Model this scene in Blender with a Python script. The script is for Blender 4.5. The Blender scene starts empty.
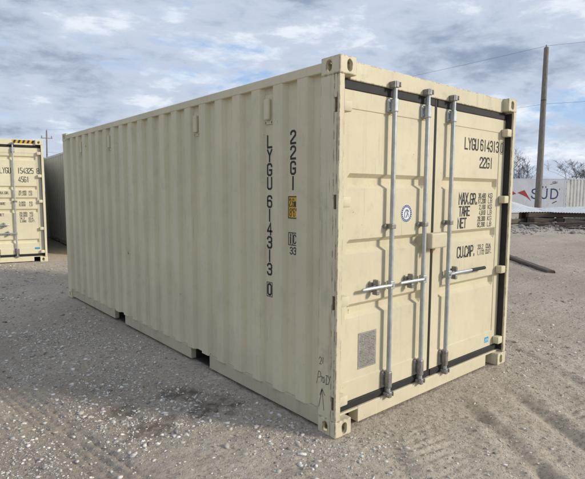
import bpy, bmesh, math, random
import numpy as np
from mathutils import Vector, Matrix
R = math.radians
random.seed(7)
rng = np.random.default_rng(11)
scene = bpy.context.scene
C = scene.collection

# ------------------------------------------------------------------ camera
cam_d = bpy.data.cameras.new("camera")
cam = bpy.data.objects.new("camera", cam_d); C.objects.link(cam)
CAM = Vector((-2.3422, -2.2810, 1.7071)); YAW, PITCH, ROLL = 0.70655, -0.096794, 0.0046056
fw = Vector((math.sin(YAW)*math.cos(PITCH), math.cos(YAW)*math.cos(PITCH), math.sin(PITCH)))
rt = Vector((math.cos(YAW), -math.sin(YAW), 0)); up = rt.cross(fw)
r2 = rt*math.cos(ROLL) + up*math.sin(ROLL); u2 = up*math.cos(ROLL) - rt*math.sin(ROLL)
m = Matrix((r2, u2, -fw)).transposed().to_4x4(); m.translation = CAM
cam.matrix_world = m
cam_d.sensor_fit = 'HORIZONTAL'; cam_d.sensor_width = 36.0
cam_d.lens = 492.4546/585*36.0
cam_d.clip_start = 0.05; cam_d.clip_end = 5000
scene.camera = cam

# ------------------------------------------------------------------ sun and sky
SUN_AZ, SUN_EL = R(146), R(23)          # clockwise from +Y
sd = bpy.data.lights.new("sun", 'SUN'); sd.energy = 3.05; sd.angle = R(10); sd.color = (1.0, 0.93, 0.81)
sun = bpy.data.objects.new("sun", sd); C.objects.link(sun)
to_sun = Vector((math.sin(SUN_AZ)*math.cos(SUN_EL), math.cos(SUN_AZ)*math.cos(SUN_EL), math.sin(SUN_EL)))
sun.rotation_euler = to_sun.to_track_quat('Z', 'Y').to_euler()
sun.location = (8, -8, 12)

w = bpy.data.worlds.new("World"); scene.world = w; w.use_nodes = True
nt = w.node_tree; nt.nodes.clear()
def N(tree, typ, **kw):
    n = tree.nodes.new(typ)
    for k, v in kw.items():
        if k == 'ins':
            for kk, vv in v.items(): n.inputs[kk].default_value = vv
        else: setattr(n, k, v)
    return n
def Lk(tree, a, b): tree.links.new(a, b)
def math_n(tree, op, a, b=None, clamp=False):
    n = tree.nodes.new('ShaderNodeMath'); n.operation = op; n.use_clamp = clamp
    for i, s in enumerate((a, b)):
        if s is None: continue
        if isinstance(s, (int, float)): n.inputs[i].default_value = s
        else: tree.links.new(s, n.inputs[i])
    return n.outputs[0]
def ramp(tree, fac, stops, interp='LINEAR'):
    n = tree.nodes.new('ShaderNodeValToRGB'); cr = n.color_ramp; cr.interpolation = interp
    while len(cr.elements) < len(stops): cr.elements.new(0.5)
    for e, (p, c) in zip(cr.elements, stops):
        e.position = p; e.color = (c, c, c, 1) if isinstance(c, (int, float)) else (*c, 1)
    tree.links.new(fac, n.inputs[0]); return n.outputs[0]
def mixc(tree, fac, a, b, mode='MIX'):
    n = tree.nodes.new('ShaderNodeMix'); n.data_type = 'RGBA'; n.blend_type = mode
    for sock, s in ((n.inputs['Factor'], fac), (n.inputs[6], a), (n.inputs[7], b)):
        if isinstance(s, (int, float)): sock.default_value = s
        elif isinstance(s, tuple): sock.default_value = (*s, 1)
        else: tree.links.new(s, sock)
    return n.outputs[2]

sky = N(nt, 'ShaderNodeTexSky', sky_type='NISHITA', sun_disc=False, sun_elevation=SUN_EL, sun_rotation=SUN_AZ,
        altitude=100, air_density=1.0, dust_density=1.2, ozone_density=1.5)
tc = N(nt, 'ShaderNodeTexCoord')
sep = N(nt, 'ShaderNodeSeparateXYZ'); Lk(nt, tc.outputs['Generated'], sep.inputs[0])
zc = math_n(nt, 'ADD', math_n(nt, 'MAXIMUM', sep.outputs[2], 0.0), 0.33)
cx = math_n(nt, 'DIVIDE', sep.outputs[0], zc); cy = math_n(nt, 'DIVIDE', sep.outputs[1], zc)
comb = N(nt, 'ShaderNodeCombineXYZ'); Lk(nt, cx, comb.inputs[0]); Lk(nt, cy, comb.inputs[1])
Lk(nt, math_n(nt, 'MULTIPLY', sep.outputs[2], 3.6), comb.inputs[2])
def noise_w(scale, detail, rough, dist, off):
    mp = N(nt, 'ShaderNodeMapping'); mp.inputs['Location'].default_value = off
    Lk(nt, comb.outputs[0], mp.inputs[0])
    n = N(nt, 'ShaderNodeTexNoise', ins={'Scale': scale, 'Detail': detail, 'Roughness': rough, 'Distortion': dist})
    Lk(nt, mp.outputs[0], n.inputs[0]); return n.outputs[0]
n_cov = noise_w(1.25, 10, 0.60, 0.1, (9.1, 2.2, 3.0))      # where cloud stands
n_dark = noise_w(1.3, 10, 0.58, 0.15, (12.3, 4.4, 2.4))      # thick grey bellies
n_fine = noise_w(4.6, 10, 0.62, 0.2, (1.3, 5.2, 2))
cov = math_n(nt, 'ADD', math_n(nt, 'MULTIPLY', n_cov, 0.72), math_n(nt, 'MULTIPLY', n_fine, 0.28))
alpha = ramp(nt, cov, [(0.38, 0.0), (0.465, 1.0)], 'EASE')
dk = math_n(nt, 'ADD', math_n(nt, 'MULTIPLY', n_dark, 0.62), math_n(nt, 'MULTIPLY', n_fine, 0.38))
cloudcol = ramp(nt, dk, [(0.375, (8.2, 8.4, 8.6)), (0.43, (6.5, 7.0, 7.7)), (0.49, (4.6, 5.2, 6.3)), (0.63, (2.3, 2.85, 3.9))], 'EASE')
skyc = mixc(nt, 0.55, sky.outputs[0], (3.7, 5.4, 8.3))
allsky = mixc(nt, alpha, skyc, cloudcol)
bg = N(nt, 'ShaderNodeBackground'); bg.inputs[1].default_value = 0.117
Lk(nt, allsky, bg.inputs[0])
wo = N(nt, 'ShaderNodeOutputWorld'); Lk(nt, bg.outputs[0], wo.inputs[0])

vs = scene.view_settings
vs.view_transform = 'Standard'; vs.look = 'None'; vs.exposure = 0.10; vs.gamma = 1.0; vs.use_curve_mapping = False

# ------------------------------------------------------------------ materials
def new_mat(name):
    mt = bpy.data.materials.new(name); mt.use_nodes = True
    t = mt.node_tree; b = t.nodes['Principled BSDF']
    return mt, t, b
def coords(t, scale=(1, 1, 1), loc=(0, 0, 0)):
    tcn = t.nodes.new('ShaderNodeTexCoord'); mp = t.nodes.new('ShaderNodeMapping')
    mp.inputs['Scale'].default_value = scale; mp.inputs['Location'].default_value = loc
    t.links.new(tcn.outputs['Object'], mp.inputs[0]); return mp.outputs[0]
def noise(t, vec, scale, detail=4, rough=0.55, dist=0.0):
    n = t.nodes.new('ShaderNodeTexNoise')
    n.inputs['Scale'].default_value = scale; n.inputs['Detail'].default_value = detail
    n.inputs['Roughness'].default_value = rough; n.inputs['Distortion'].default_value = dist
    t.links.new(vec, n.inputs[0]); return n.outputs[0]
def bump(t, b, h, strength, dist):
    n = t.nodes.new('ShaderNodeBump'); n.inputs['Strength'].default_value = strength; n.inputs['Distance'].default_value = dist
    t.links.new(h, n.inputs['Height']); t.links.new(n.outputs[0], b.inputs['Normal'])

def paint_mat(name, base, dirt=0.5, rust=0.5, edge=True, rough=0.48, streak_col=(0.20, 0.17, 0.12), streak=0.5):
    mt, t, b = new_mat(name)
    v1 = coords(t)
    big = noise(t, v1, 1.3, 5, 0.6)
    hue = ramp(t, big, [(0.3, tuple(c*0.90 for c in base)), (0.7, tuple(min(1, c*1.06) for c in base))])
    st = noise(t, coords(t, (9, 9, 0.55)), 2.2, 6, 0.65, 0.2)
    stf = ramp(t, st, [(0.53, 0.0), (0.78, 0.55*streak)])
    pat = noise(t, coords(t, (1, 1, 0.8), (4, 2, 7)), 0.9, 3, 0.5)
    stf = math_n(t, 'MULTIPLY', stf, ramp(t, pat, [(0.38, 0.1), (0.62, 1.0)]))
    col = mixc(t, stf, hue, streak_col)
    dn = noise(t, coords(t, (1, 1, 1), (9, 1, 3)), 6.5, 8, 0.7)
    df = ramp(t, dn, [(0.52, 0.0), (0.75, 0.5*dirt)])
    col = mixc(t, df, col, (0.27, 0.235, 0.18))
    sc_n = noise(t, coords(t, (38, 38, 1.3), (5, 2, 1)), 1.6, 3, 0.5)
    sc_m = noise(t, coords(t, (1, 1, 1), (1, 7, 2)), 1.7, 3, 0.6)
    sf = math_n(t, 'MULTIPLY', ramp(t, sc_n, [(0.665, 0.0), (0.70, 0.55*dirt)]), ramp(t, sc_m, [(0.5, 0.0), (0.6, 1.0)]))
    col = mixc(t, sf, col, (0.13, 0.11, 0.085))
    rn = noise(t, coords(t, (1, 1, 0.6), (2, 8, 1)), 22, 6, 0.7)
    rf = ramp(t, rn, [(0.735-0.02*rust, 0.0), (0.76-0.02*rust, 0.9)])
    if edge:
        bv = t.nodes.new('ShaderNodeBevel'); bv.samples = 4; bv.inputs[0].default_value = 0.012
        gm = t.nodes.new('ShaderNodeNewGeometry')
        dp = t.nodes.new('ShaderNodeVectorMath'); dp.operation = 'DOT_PRODUCT'
        t.links.new(bv.outputs[0], dp.inputs[0]); t.links.new(gm.outputs['Normal'], dp.inputs[1])
        ew = ramp(t, dp.outputs['Value'], [(0.93, 1.0), (0.995, 0.0)])
        en = noise(t, coords(t, (1, 1, 0.4), (3, 3, 5)), 26, 7, 0.7)
        ef = math_n(t, 'MULTIPLY', ew, ramp(t, en, [(0.565-0.05*rust, 0.0), (0.60-0.05*rust, 0.95)]))
        rf = math_n(t, 'MAXIMUM', rf, ef)
    rcol = ramp(t, noise(t, v1, 60, 3), [(0.3, (0.055, 0.030, 0.020)), (0.7, (0.16, 0.085, 0.045))])
    col = mixc(t, rf, col, rcol)
    t.links.new(col, b.inputs['Base Color'])
    rg = math_n(t, 'ADD', math_n(t, 'MULTIPLY', dn, 0.25), rough-0.1)
    t.links.new(math_n(t, 'ADD', rg, math_n(t, 'MULTIPLY', rf, 0.3)), b.inputs['Roughness'])
    b.inputs['Specular IOR Level'].default_value = 0.25
    hb = math_n(t, 'ADD', noise(t, coords(t, (1, 1, 0.45)), 2.6, 3, 0.5), math_n(t, 'MULTIPLY', noise(t, v1, 90, 2), 0.02))
    bump(t, b, hb, 0.35, 0.02)
    return mt
def plain_mat(name, base, rough=0.7, metal=0.0, var=0.25, scale=20, bumpd=0.0):
    mt, t, b = new_mat(name)
    n = noise(t, coords(t), scale, 6, 0.65)
    c = ramp(t, n, [(0.25, tuple(x*(1-var) for x in base)), (0.75, tuple(min(1, x*(1+var)) for x in base))])
    t.links.new(c, b.inputs['Base Color']); b.inputs['Roughness'].default_value = rough; b.inputs['Metallic'].default_value = metal
    if bumpd: bump(t, b, n, 0.6, bumpd)
    return mt
BEIGE = (0.625, 0.562, 0.400)
M = {}
M['paint'] = paint_mat('beige_paint', BEIGE, 0.5, 2.2, edge=False, streak=0.45, rough=0.58)
M['rail'] = paint_mat('muddy_shaded_beige_paint', (0.49, 0.44, 0.315), 0.9, 1.5, edge=False, streak=1.2, rough=0.7)  # darker base paints in the panel's overhang shade; dirt and streaks are splashed mud
M['worn'] = paint_mat('beige_paint_chipped', BEIGE, 0.9, 1.3, streak=1.1, streak_col=(0.15, 0.105, 0.07))
M['paint2'] = paint_mat('cream_paint', (0.74, 0.67, 0.47), 0.3, 0.2, edge=False)
M['grey'] = paint_mat('grey_green_paint', (0.54, 0.55, 0.52), 0.5, 0.5, edge=False)
M['white'] = paint_mat('white_paint', (0.60, 0.62, 0.65), 0.5, 0.6, edge=False)
M['rusty'] = paint_mat('rust_streaked_white_paint', (0.72, 0.70, 0.64), 0.9, 3.0, edge=False, streak_col=(0.10, 0.06, 0.04), streak=4.0)
M['rubber'] = plain_mat('black_rubber', (0.018, 0.017, 0.017), 0.75, 0, 0.35, 9)
M['galv'] = plain_mat('galvanised_steel', (0.43, 0.455, 0.46), 0.52, 0.55, 0.25, 14)
M['castst'] = plain_mat('dull_cast_steel', (0.27, 0.26, 0.25), 0.55, 0.6, 0.4, 30)
M['black'] = plain_mat('black_print', (0.022, 0.022, 0.024), 0.7, 0, 0.4, 40)
M['dark'] = plain_mat('dark_steel', (0.03, 0.026, 0.023), 0.8, 0.1, 0.4, 12)
M['rust'] = plain_mat('rusty_steel', (0.13, 0.07, 0.04), 0.85, 0.1, 0.5, 25)
M['yellow'] = plain_mat('yellow_sticker', (0.62, 0.36, 0.03), 0.55, 0, 0.15, 15)
M['blue'] = plain_mat('navy_print', (0.025, 0.045, 0.13), 0.6, 0, 0.2, 25)
M['skyblue'] = plain_mat('bright_blue_sticker', (0.03, 0.30, 0.55), 0.5, 0, 0.3, 60)
M['badge'] = plain_mat('white_vinyl', (0.68, 0.70, 0.74), 0.5, 0, 0.1, 20)
M['plate'] = plain_mat('weathered_data_plate', (0.30, 0.28, 0.255), 0.6, 0.15, 0.35, 35)
M['platetext'] = plain_mat('faded_plate_print', (0.13, 0.12, 0.11), 0.7, 0, 0.3, 40)
M['red'] = plain_mat('faded_red_print', (0.36, 0.035, 0.05), 0.65, 0, 0.2, 3)
M['pencil'] = plain_mat('marker_scribble', (0.05, 0.05, 0.045), 0.8, 0, 0.4, 60)
def timber_mat(name, base):
    mt, t, b = new_mat(name)
    n = noise(t, coords(t, (0.8, 14, 14)), 3.0, 7, 0.7)
    t.links.new(ramp(t, n, [(0.3, tuple(x*.45 for x in base)), (0.55, base), (0.75, tuple(x*1.7 for x in base))]), b.inputs['Base Color'])
    b.inputs['Roughness'].default_value = 0.9; bump(t, b, n, 0.9, 0.02); return mt
M['timber'] = timber_mat('weathered_timber', (0.125, 0.098, 0.075))
M['timber2'] = plain_mat('reddish_timber', (0.080, 0.055, 0.045), 0.85, 0, 0.45, 6, 0.01)
M['sheet'] = plain_mat('white_roofing_sheet', (0.78, 0.78, 0.74), 0.55, 0.1, 0.18, 4)
M['bark'] = plain_mat('bare_bark', (0.085, 0.070, 0.060), 0.9, 0, 0.3, 5)
M['wire'] = plain_mat('grey_cable', (0.12, 0.12, 0.125), 0.6, 0, 0.2, 3)
def pole_mat():
    mt, t, b = new_mat('grey_pole_wood')
    n = noise(t, coords(t, (14, 14, 0.8)), 2, 6, 0.65)
    t.links.new(ramp(t, n, [(0.3, (0.13, 0.115, 0.095)), (0.7, (0.28, 0.25, 0.21))]), b.inputs['Base Color'])
    b.inputs['Roughness'].default_value = 0.9; bump(t, b, n, 0.7, 0.02); return mt
M['pole'] = pole_mat()

def ground_mat():
    mt, t, b = new_mat('gravelly_dirt')
    v = coords(t)
    at = t.nodes.new('ShaderNodeAttribute'); at.attribute_name = 'mask'
    sp = t.nodes.new('ShaderNodeSeparateColor'); t.links.new(at.outputs['Color'], sp.inputs[0])
    big = noise(t, v, 0.45, 6, 0.6, 0.3); mid = noise(t, v, 3.1, 8, 0.65, 0.2); fine = noise(t, v, 26, 8, 0.72)
    c = ramp(t, big, [(0.30, (0.368, 0.306, 0.240)), (0.70, (0.545, 0.468, 0.376))])
    c = mixc(t, ramp(t, mid, [(0.35, 0.0), (0.72, 0.55)]), c, (0.57, 0.51, 0.43))
    c = mixc(t, ramp(t, fine, [(0.32, 0.85), (0.50, 0.0)]), c, (0.150, 0.130, 0.110))
    # fine grit between the loose stones
    vo = t.nodes.new('ShaderNodeTexVoronoi'); vo.inputs['Scale'].default_value = 62; t.links.new(v, vo.inputs[0])
    sc = t.nodes.new('ShaderNodeSeparateColor'); t.links.new(vo.outputs['Color'], sc.inputs[0])
    grit = math_n(t, 'MULTIPLY', ramp(t, vo.outputs['Distance'], [(0.26, 1.0), (0.42, 0.0)]), ramp(t, sc.outputs[0], [(0.56, 0.0), (0.72, 1.0)]))
    vo2 = t.nodes.new('ShaderNodeTexVoronoi'); vo2.inputs['Scale'].default_value = 21; t.links.new(v, vo2.inputs[0])
    sc2 = t.nodes.new('ShaderNodeSeparateColor'); t.links.new(vo2.outputs['Color'], sc2.inputs[0])
    grit2 = math_n(t, 'MULTIPLY', ramp(t, vo2.outputs['Distance'], [(0.22, 1.0), (0.40, 0.0)]), ramp(t, sc2.outputs[1], [(0.72, 0.0), (0.84, 0.85)]))
    amt = math_n(t, 'MULTIPLY', ramp(t, noise(t, v, 0.8, 4), [(0.36, 0.15), (0.62, 1.0)]), math_n(t, 'ADD', math_n(t, 'MULTIPLY', sp.outputs[1], 0.75), 0.25))
    c = mixc(t, math_n(t, 'MULTIPLY', math_n(t, 'MAXIMUM', grit, grit2), amt), c, mixc(t, sc.outputs[2], (0.50, 0.465, 0.42), (0.74, 0.71, 0.66)))
    c = mixc(t, math_n(t, 'MULTIPLY', sp.outputs[0], 0.85), c, (0.030, 0.028, 0.026))
    c = mixc(t, math_n(t, 'MULTIPLY', sp.outputs[2], 0.68), c, (0.290, 0.238, 0.190))
    t.links.new(c, b.inputs['Base Color'])
    b.inputs['Roughness'].default_value = 0.95; b.inputs['Specular IOR Level'].default_value = 0.15
    h = math_n(t, 'ADD', math_n(t, 'MULTIPLY', fine, 0.6), math_n(t, 'MULTIPLY', mid, 0.5))
    h = math_n(t, 'ADD', h, math_n(t, 'MULTIPLY', grit, 0.35))
    clod = t.nodes.new('ShaderNodeTexVoronoi'); clod.inputs['Scale'].default_value = 34; t.links.new(v, clod.inputs[0])
    h = math_n(t, 'ADD', h, math_n(t, 'MULTIPLY', clod.outputs['Distance'], -0.16))
    bump(t, b, h, 1.0, 0.024)
    return mt
M['ground'] = ground_mat()
def stone_mat(name):
    mt, t, b = new_mat(name)
    at = t.nodes.new('ShaderNodeAttribute'); at.attribute_name = 'tint'
    n = noise(t, coords(t), 45, 5, 0.7)
    t.links.new(mixc(t, ramp(t, n, [(0.38, 0.5), (0.58, 0.0)]), at.outputs['Color'], (0.30, 0.265, 0.225)), b.inputs['Base Color'])
    b.inputs['Roughness'].default_value = 0.9; b.inputs['Specular IOR Level'].default_value = 0.2
    return mt
M['stone'] = stone_mat('loose_limestone')

# ------------------------------------------------------------------ mesh helpers
class MB:
    def __init__(s): s.v = []; s.f = []
    def add(s, vs, fs):
        o = len(s.v); s.v += [tuple(x) for x in vs]; s.f += [tuple(i+o for i in f) for f in fs]
    def box(s, x0, x1, y0, y1, z0, z1):
        s.add([(x0,y0,z0),(x1,y0,z0),(x1,y1,z0),(x0,y1,z0),(x0,y0,z1),(x1,y0,z1),(x1,y1,z1),(x0,y1,z1)],
              [(0,3,2,1),(4,5,6,7),(0,1,5,4),(1,2,6,5),(2,3,7,6),(3,0,4,7)])
        return s
    def bbox(s, x0, x1, y0, y1, z0, z1, b=0.006):
        b = min(b, (x1-x0)*.45, (y1-y0)*.45, (z1-z0)*.45)
        bm = bmesh.new(); bmesh.ops.create_cube(bm, size=1.0)
        for v in bm.verts: v.co = Vector(((x0+x1)/2+v.co.x*(x1-x0), (y0+y1)/2+v.co.y*(y1-y0), (z0+z1)/2+v.co.z*(z1-z0)))
        bmesh.ops.bevel(bm, geom=bm.edges[:], offset=b, segments=2, profile=0.5, affect='EDGES')
        s.addbm(bm); bm.free(); return s
    def addbm(s, bm):
        bm.verts.index_update()
        s.add([v.co[:] for v in bm.verts], [[v.index for v in f.verts] for f in bm.faces])
    def tube(s, pts, r, n=8, caps=True):
        pts = [Vector(p) for p in pts]; rs = r if isinstance(r, (list, tuple)) else [r]*len(pts)
        vs, fs = [], []; a = None
        for i, p in enumerate(pts):
            d = (pts[min(i+1, len(pts)-1)] - pts[max(i-1, 0)]).normalized()
            if a is None: a = d.orthogonal().normalized()
            a = (a - d*a.dot(d)).normalized(); bb = d.cross(a)
            for k in range(n):
                q = 2*math.pi*k/n; vs.append(p + (a*math.cos(q)+bb*math.sin(q))*rs[i])
        for i in range(len(pts)-1):
            for k in range(n):
                k2 = (k+1) % n; fs.append((i*n+k, i*n+k2, (i+1)*n+k2, (i+1)*n+k))
        if caps: fs.append(tuple(range(n-1, -1, -1))); fs.append(tuple(range((len(pts)-1)*n, len(pts)*n)))
        s.add(vs, fs); return s
    def build(s, name, mat, parent=None, smooth=False):
        me = bpy.data.meshes.new(name); me.from_pydata(s.v, [], s.f); me.update()
        if smooth: me.polygons.foreach_set('use_smooth', [True]*len(me.polygons))
        me.materials.append(mat if not isinstance(mat, str) else M[mat])
        o = bpy.data.objects.new(name, me); C.objects.link(o)
        if parent: o.parent = parent
        return o
def smooth_angle(o, deg=35):
    me = o.data
    me.polygons.foreach_set('use_smooth', [True]*len(me.polygons))
    me.set_sharp_from_angle(angle=R(deg)); return o
def tag(o, label=None, cat=None, group=None, kind=None):
    if label: o['label'] = label
    if cat: o['category'] = cat
    if group: o['group'] = group
    if kind: o['kind'] = kind
    return o
def empty(name, loc=(0, 0, 0), rz=0):
    o = bpy.data.objects.new(name, None); C.objects.link(o); o.location = loc; o.rotation_euler = (0, 0, rz)
    o.empty_display_size = 0.3; return o

# ------------------------------------------------------------------ stroke lettering
G = {
 'L': [[(0,8),(0,0),(4,0)]], 'Y': [[(0,8),(2,4),(4,8)],[(2,4),(2,0)]],
 'G': [[(4,6.4),(4,7),(3,8),(1,8),(0,7),(0,1),(1,0),(3,0),(4,1),(4,3.6),(2.2,3.6)]],
 'U': [[(0,8),(0,1),(1,0),(3,0),(4,1),(4,8)]], 'I': [[(2,8),(2,0)]], '1': [[(2,8),(2,0)]],
 '0': [[(1,0),(3,0),(4,1),(4,7),(3,8),(1,8),(0,7),(0,1),(1,0)]],
 '2': [[(0,6.3),(0,7),(1,8),(3,8),(4,7),(4,5.2),(0,1.4),(0,0),(4,0)]],
 '3': [[(0,6.6),(0,7),(1,8),(3,8),(4,7),(4,5),(3,4.2),(1.4,4.2)],[(3,4.2),(4,3.3),(4,1),(3,0),(1,0),(0,1),(0,1.5)]],
 '4': [[(3,0),(3,8),(0,2.6),(0,2.2),(4.2,2.2)]], '5': [[(4,8),(0,8),(0,4.6),(3,4.6),(4,3.6),(4,1),(3,0),(1,0),(0,1)]],
 '6': [[(4,6.6),(4,7),(3,8),(1,8),(0,7),(0,1),(1,0),(3,0),(4,1),(4,3.6),(3,4.6),(0.5,4.6)]],
 '7': [[(0,8),(4,8),(1.5,0)]],
 '8': [[(1,4.3),(3,4.3),(4,5.2),(4,7),(3,8),(1,8),(0,7),(0,5.2),(1,4.3)],[(1,4.3),(0,3.3),(0,1),(1,0),(3,0),(4,1),(4,3.3),(3,4.3)]],
 '9': [[(0,1.4),(0,1),(1,0),(3,0),(4,1),(4,7),(3,8),(1,8),(0,7),(0,4.4),(1,3.4),(3.5,3.4)]],
 'M': [[(0,0),(0,8),(2,3.4),(4,8),(4,0)]], 'A': [[(0,0),(1.6,8),(2.4,8),(4,0)],[(0.7,2.6),(3.3,2.6)]],
 'X': [[(0,0),(4,8)],[(0,8),(4,0)]], 'R': [[(0,0),(0,8),(3,8),(4,7),(4,5),(3,4),(0.4,4)],[(2.2,4),(4,0)]],
 'T': [[(0,8),(4,8)],[(2,7.4),(2,0)]], 'E': [[(4,8),(0,8),(0,0),(4,0)],[(0.4,4.2),(3.2,4.2)]],
 'N': [[(0,0),(0,8),(4,0),(4,8)]], 'C': [[(4,6.4),(4,7),(3,8),(1,8),(0,7),(0,1),(1,0),(3,0),(4,1),(4,1.6)]],
 'P': [[(0,0),(0,8),(3,8),(4,7),(4,4.8),(3,3.8),(0.4,3.8)]], 'K': [[(0,0),(0,8)],[(4,8),(0.5,3.9),(4,0)]],
 'B': [[(0,0),(0,8),(3,8),(4,7),(4,5.2),(3,4.2),(0.4,4.2)],[(3,4.2),(4,3.3),(4,1),(3,0),(0.4,0)]],
 'F': [[(4,8),(0,8),(0,0)],[(0.4,4.2),(3.2,4.2)]], '.': [[(1.6,0),(1.6,1.0)]], ',': [[(1.8,0.9),(1.2,-1)]], "'": [[(2,8),(2,6)]],
 'm': [[(0,0),(0,5),(2,5),(2,0)],[(2,5),(4,5),(4,0)]], 'i': [[(2,0),(2,5)],[(2,6.6),(2,7.6)]], 'c': [[(4,4.2),(3,5),(1,5),(0,4),(0,1),(1,0),(3,0),(4,0.8)]],
 '"': [[(1.2,8),(1.2,6)],[(2.8,8),(2.8,6)]],
}
_lay = [0]
def ribbon(mb, pts, sw, o, ux, uz, nn):
    """flat print stroke of width sw along 2D pts laid on the plane (o, ux, uz)"""
    P = [Vector(p) for p in pts]; n = len(P)
    closed = (P[0]-P[-1]).length < 1e-6
    if closed: P = P[:-1]; n -= 1
    left, right = [], []
    for i in range(n):
        a = P[i-1] if (i > 0 or closed) else None; c = P[(i+1) % n] if (i < n-1 or closed) else None
        d1 = (P[i]-a).normalized() if a is not None else None; d2 = (c-P[i]).normalized() if c is not None else None
        d1 = d1 or d2; d2 = d2 or d1
        t = (d1+d2)
        t = t.normalized() if t.length > 1e-4 else d1
        nr = Vector((-t.y, t.x)); k = 1/max(0.5, nr.dot(Vector((-d1.y, d1.x))))
        p = P[i].copy()
        if not closed and i == 0: p = p - d2*sw*0.5
        if not closed and i == n-1: p = p + d1*sw*0.5
        left.append(p+nr*sw*0.5*k); right.append(p-nr*sw*0.5*k)
    _lay[0] = (_lay[0]+1) % 6
    off = nn*(0.0002*_lay[0])
    vs = [o+ux*q.x+uz*q.y+off for q in left+right]; fs = []
    for i in range(n if closed else n-1):
        j = (i+1) % n; fs.append((i, n+i, n+j, j))
    mb.add(vs, fs)
def text(mb, s, o, ux, uz, h, wd, gap, sw, vertical=False, pitch=None):
    o, ux, uz = Vector(o), Vector(ux), Vector(uz); nn = ux.cross(uz)
    x = 0.0; z = 0.0
    for ch in s:
        if ch != ' ':
            narrow = ch in ".,'"
            for st in G[ch]:
                pts = [(x+px/4*wd*(0.6 if narrow else 1), z+py/8*h) for px, py in st]
                ribbon(mb, pts, sw, o, ux, uz, nn)
        if vertical: z -= pitch
        else: x += (wd*0.45 if ch in ".,'1I" and ch != 'I' and ch != '1' else wd)+gap
    return x

# ------------------------------------------------------------------ ground
def vnoise(x, y, seed=0):
    xi = np.floor(x).astype(np.int64); yi = np.floor(y).astype(np.int64); xf = x-xi; yf = y-yi
    u = xf*xf*(3-2*xf); v_ = yf*yf*(3-2*yf)
    def hsh(a, b):
        n = (a*374761393 + b*668265263 + seed*1442695041) & 0xffffffff
        n = ((n ^ (n >> 13))*1274126177) & 0xffffffff
        return ((n ^ (n >> 16)) & 0xffff)/65535.0
    return (hsh(xi, yi)*(1-u)+hsh(xi+1, yi)*u)*(1-v_) + (hsh(xi, yi+1)*(1-u)+hsh(xi+1, yi+1)*u)*v_
def fbm(x, y, seed=0, oct=4):
    s = 0; a = 0.5; t = 0
    for k in range(oct):
        s = s+a*vnoise(x*2**k, y*2**k, seed+k*17); t += a; a *= 0.5
    return s/t-0.5
def sstep(a, b, x): q = np.clip((x-a)/(b-a), 0, 1); return q*q*(3-2*q)
FOOT = []      # container footprints: (ox, oy, angle, W, L)
FOOT.append((0, 0, 0, 2.438, 6.058))
LA = R(-13.0); FOOT.append((-1.545, 11.11, LA, 2.438, 12.192))
GA = R(-5.07); FOOT.append((1.935, 11.18, GA, 2.438, 6.058))
IMGA = math.atan2(-math.sin(YAW), math.cos(YAW))
SUD_R = (41.33, 14.10)      # near right lower corner of the lettered side
FAR_A = IMGA+math.pi/2; RT = (math.cos(YAW), -math.sin(YAW)); FWD = (math.sin(YAW), math.cos(YAW))
RUS_R = (SUD_R[0]+RT[0]*6.20+FWD[0]*0.25, SUD_R[1]+RT[1]*6.20+FWD[1]*0.25)
FOOT.append((SUD_R[0], SUD_R[1], FAR_A, 2.438, 12.192)); FOOT.append((RUS_R[0], RUS_R[1], FAR_A, 2.438, 6.058))
def foot_dist(x, y):
    d = np.full_like(x, 1e9)
    for ox, oy, a, W_, L_ in FOOT:
        lx = (x-ox)*math.cos(a)+(y-oy)*math.sin(a); ly = -(x-ox)*math.sin(a)+(y-oy)*math.cos(a)
        dx = np.maximum(np.maximum(-lx, lx-W_), 0); dy = np.maximum(np.maximum(-ly, ly-L_), 0)
        d = np.minimum(d, np.hypot(dx, dy))
    return d
def rut(u, c, wdt): return np.exp(-((u-c)/wdt)**2)
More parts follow.
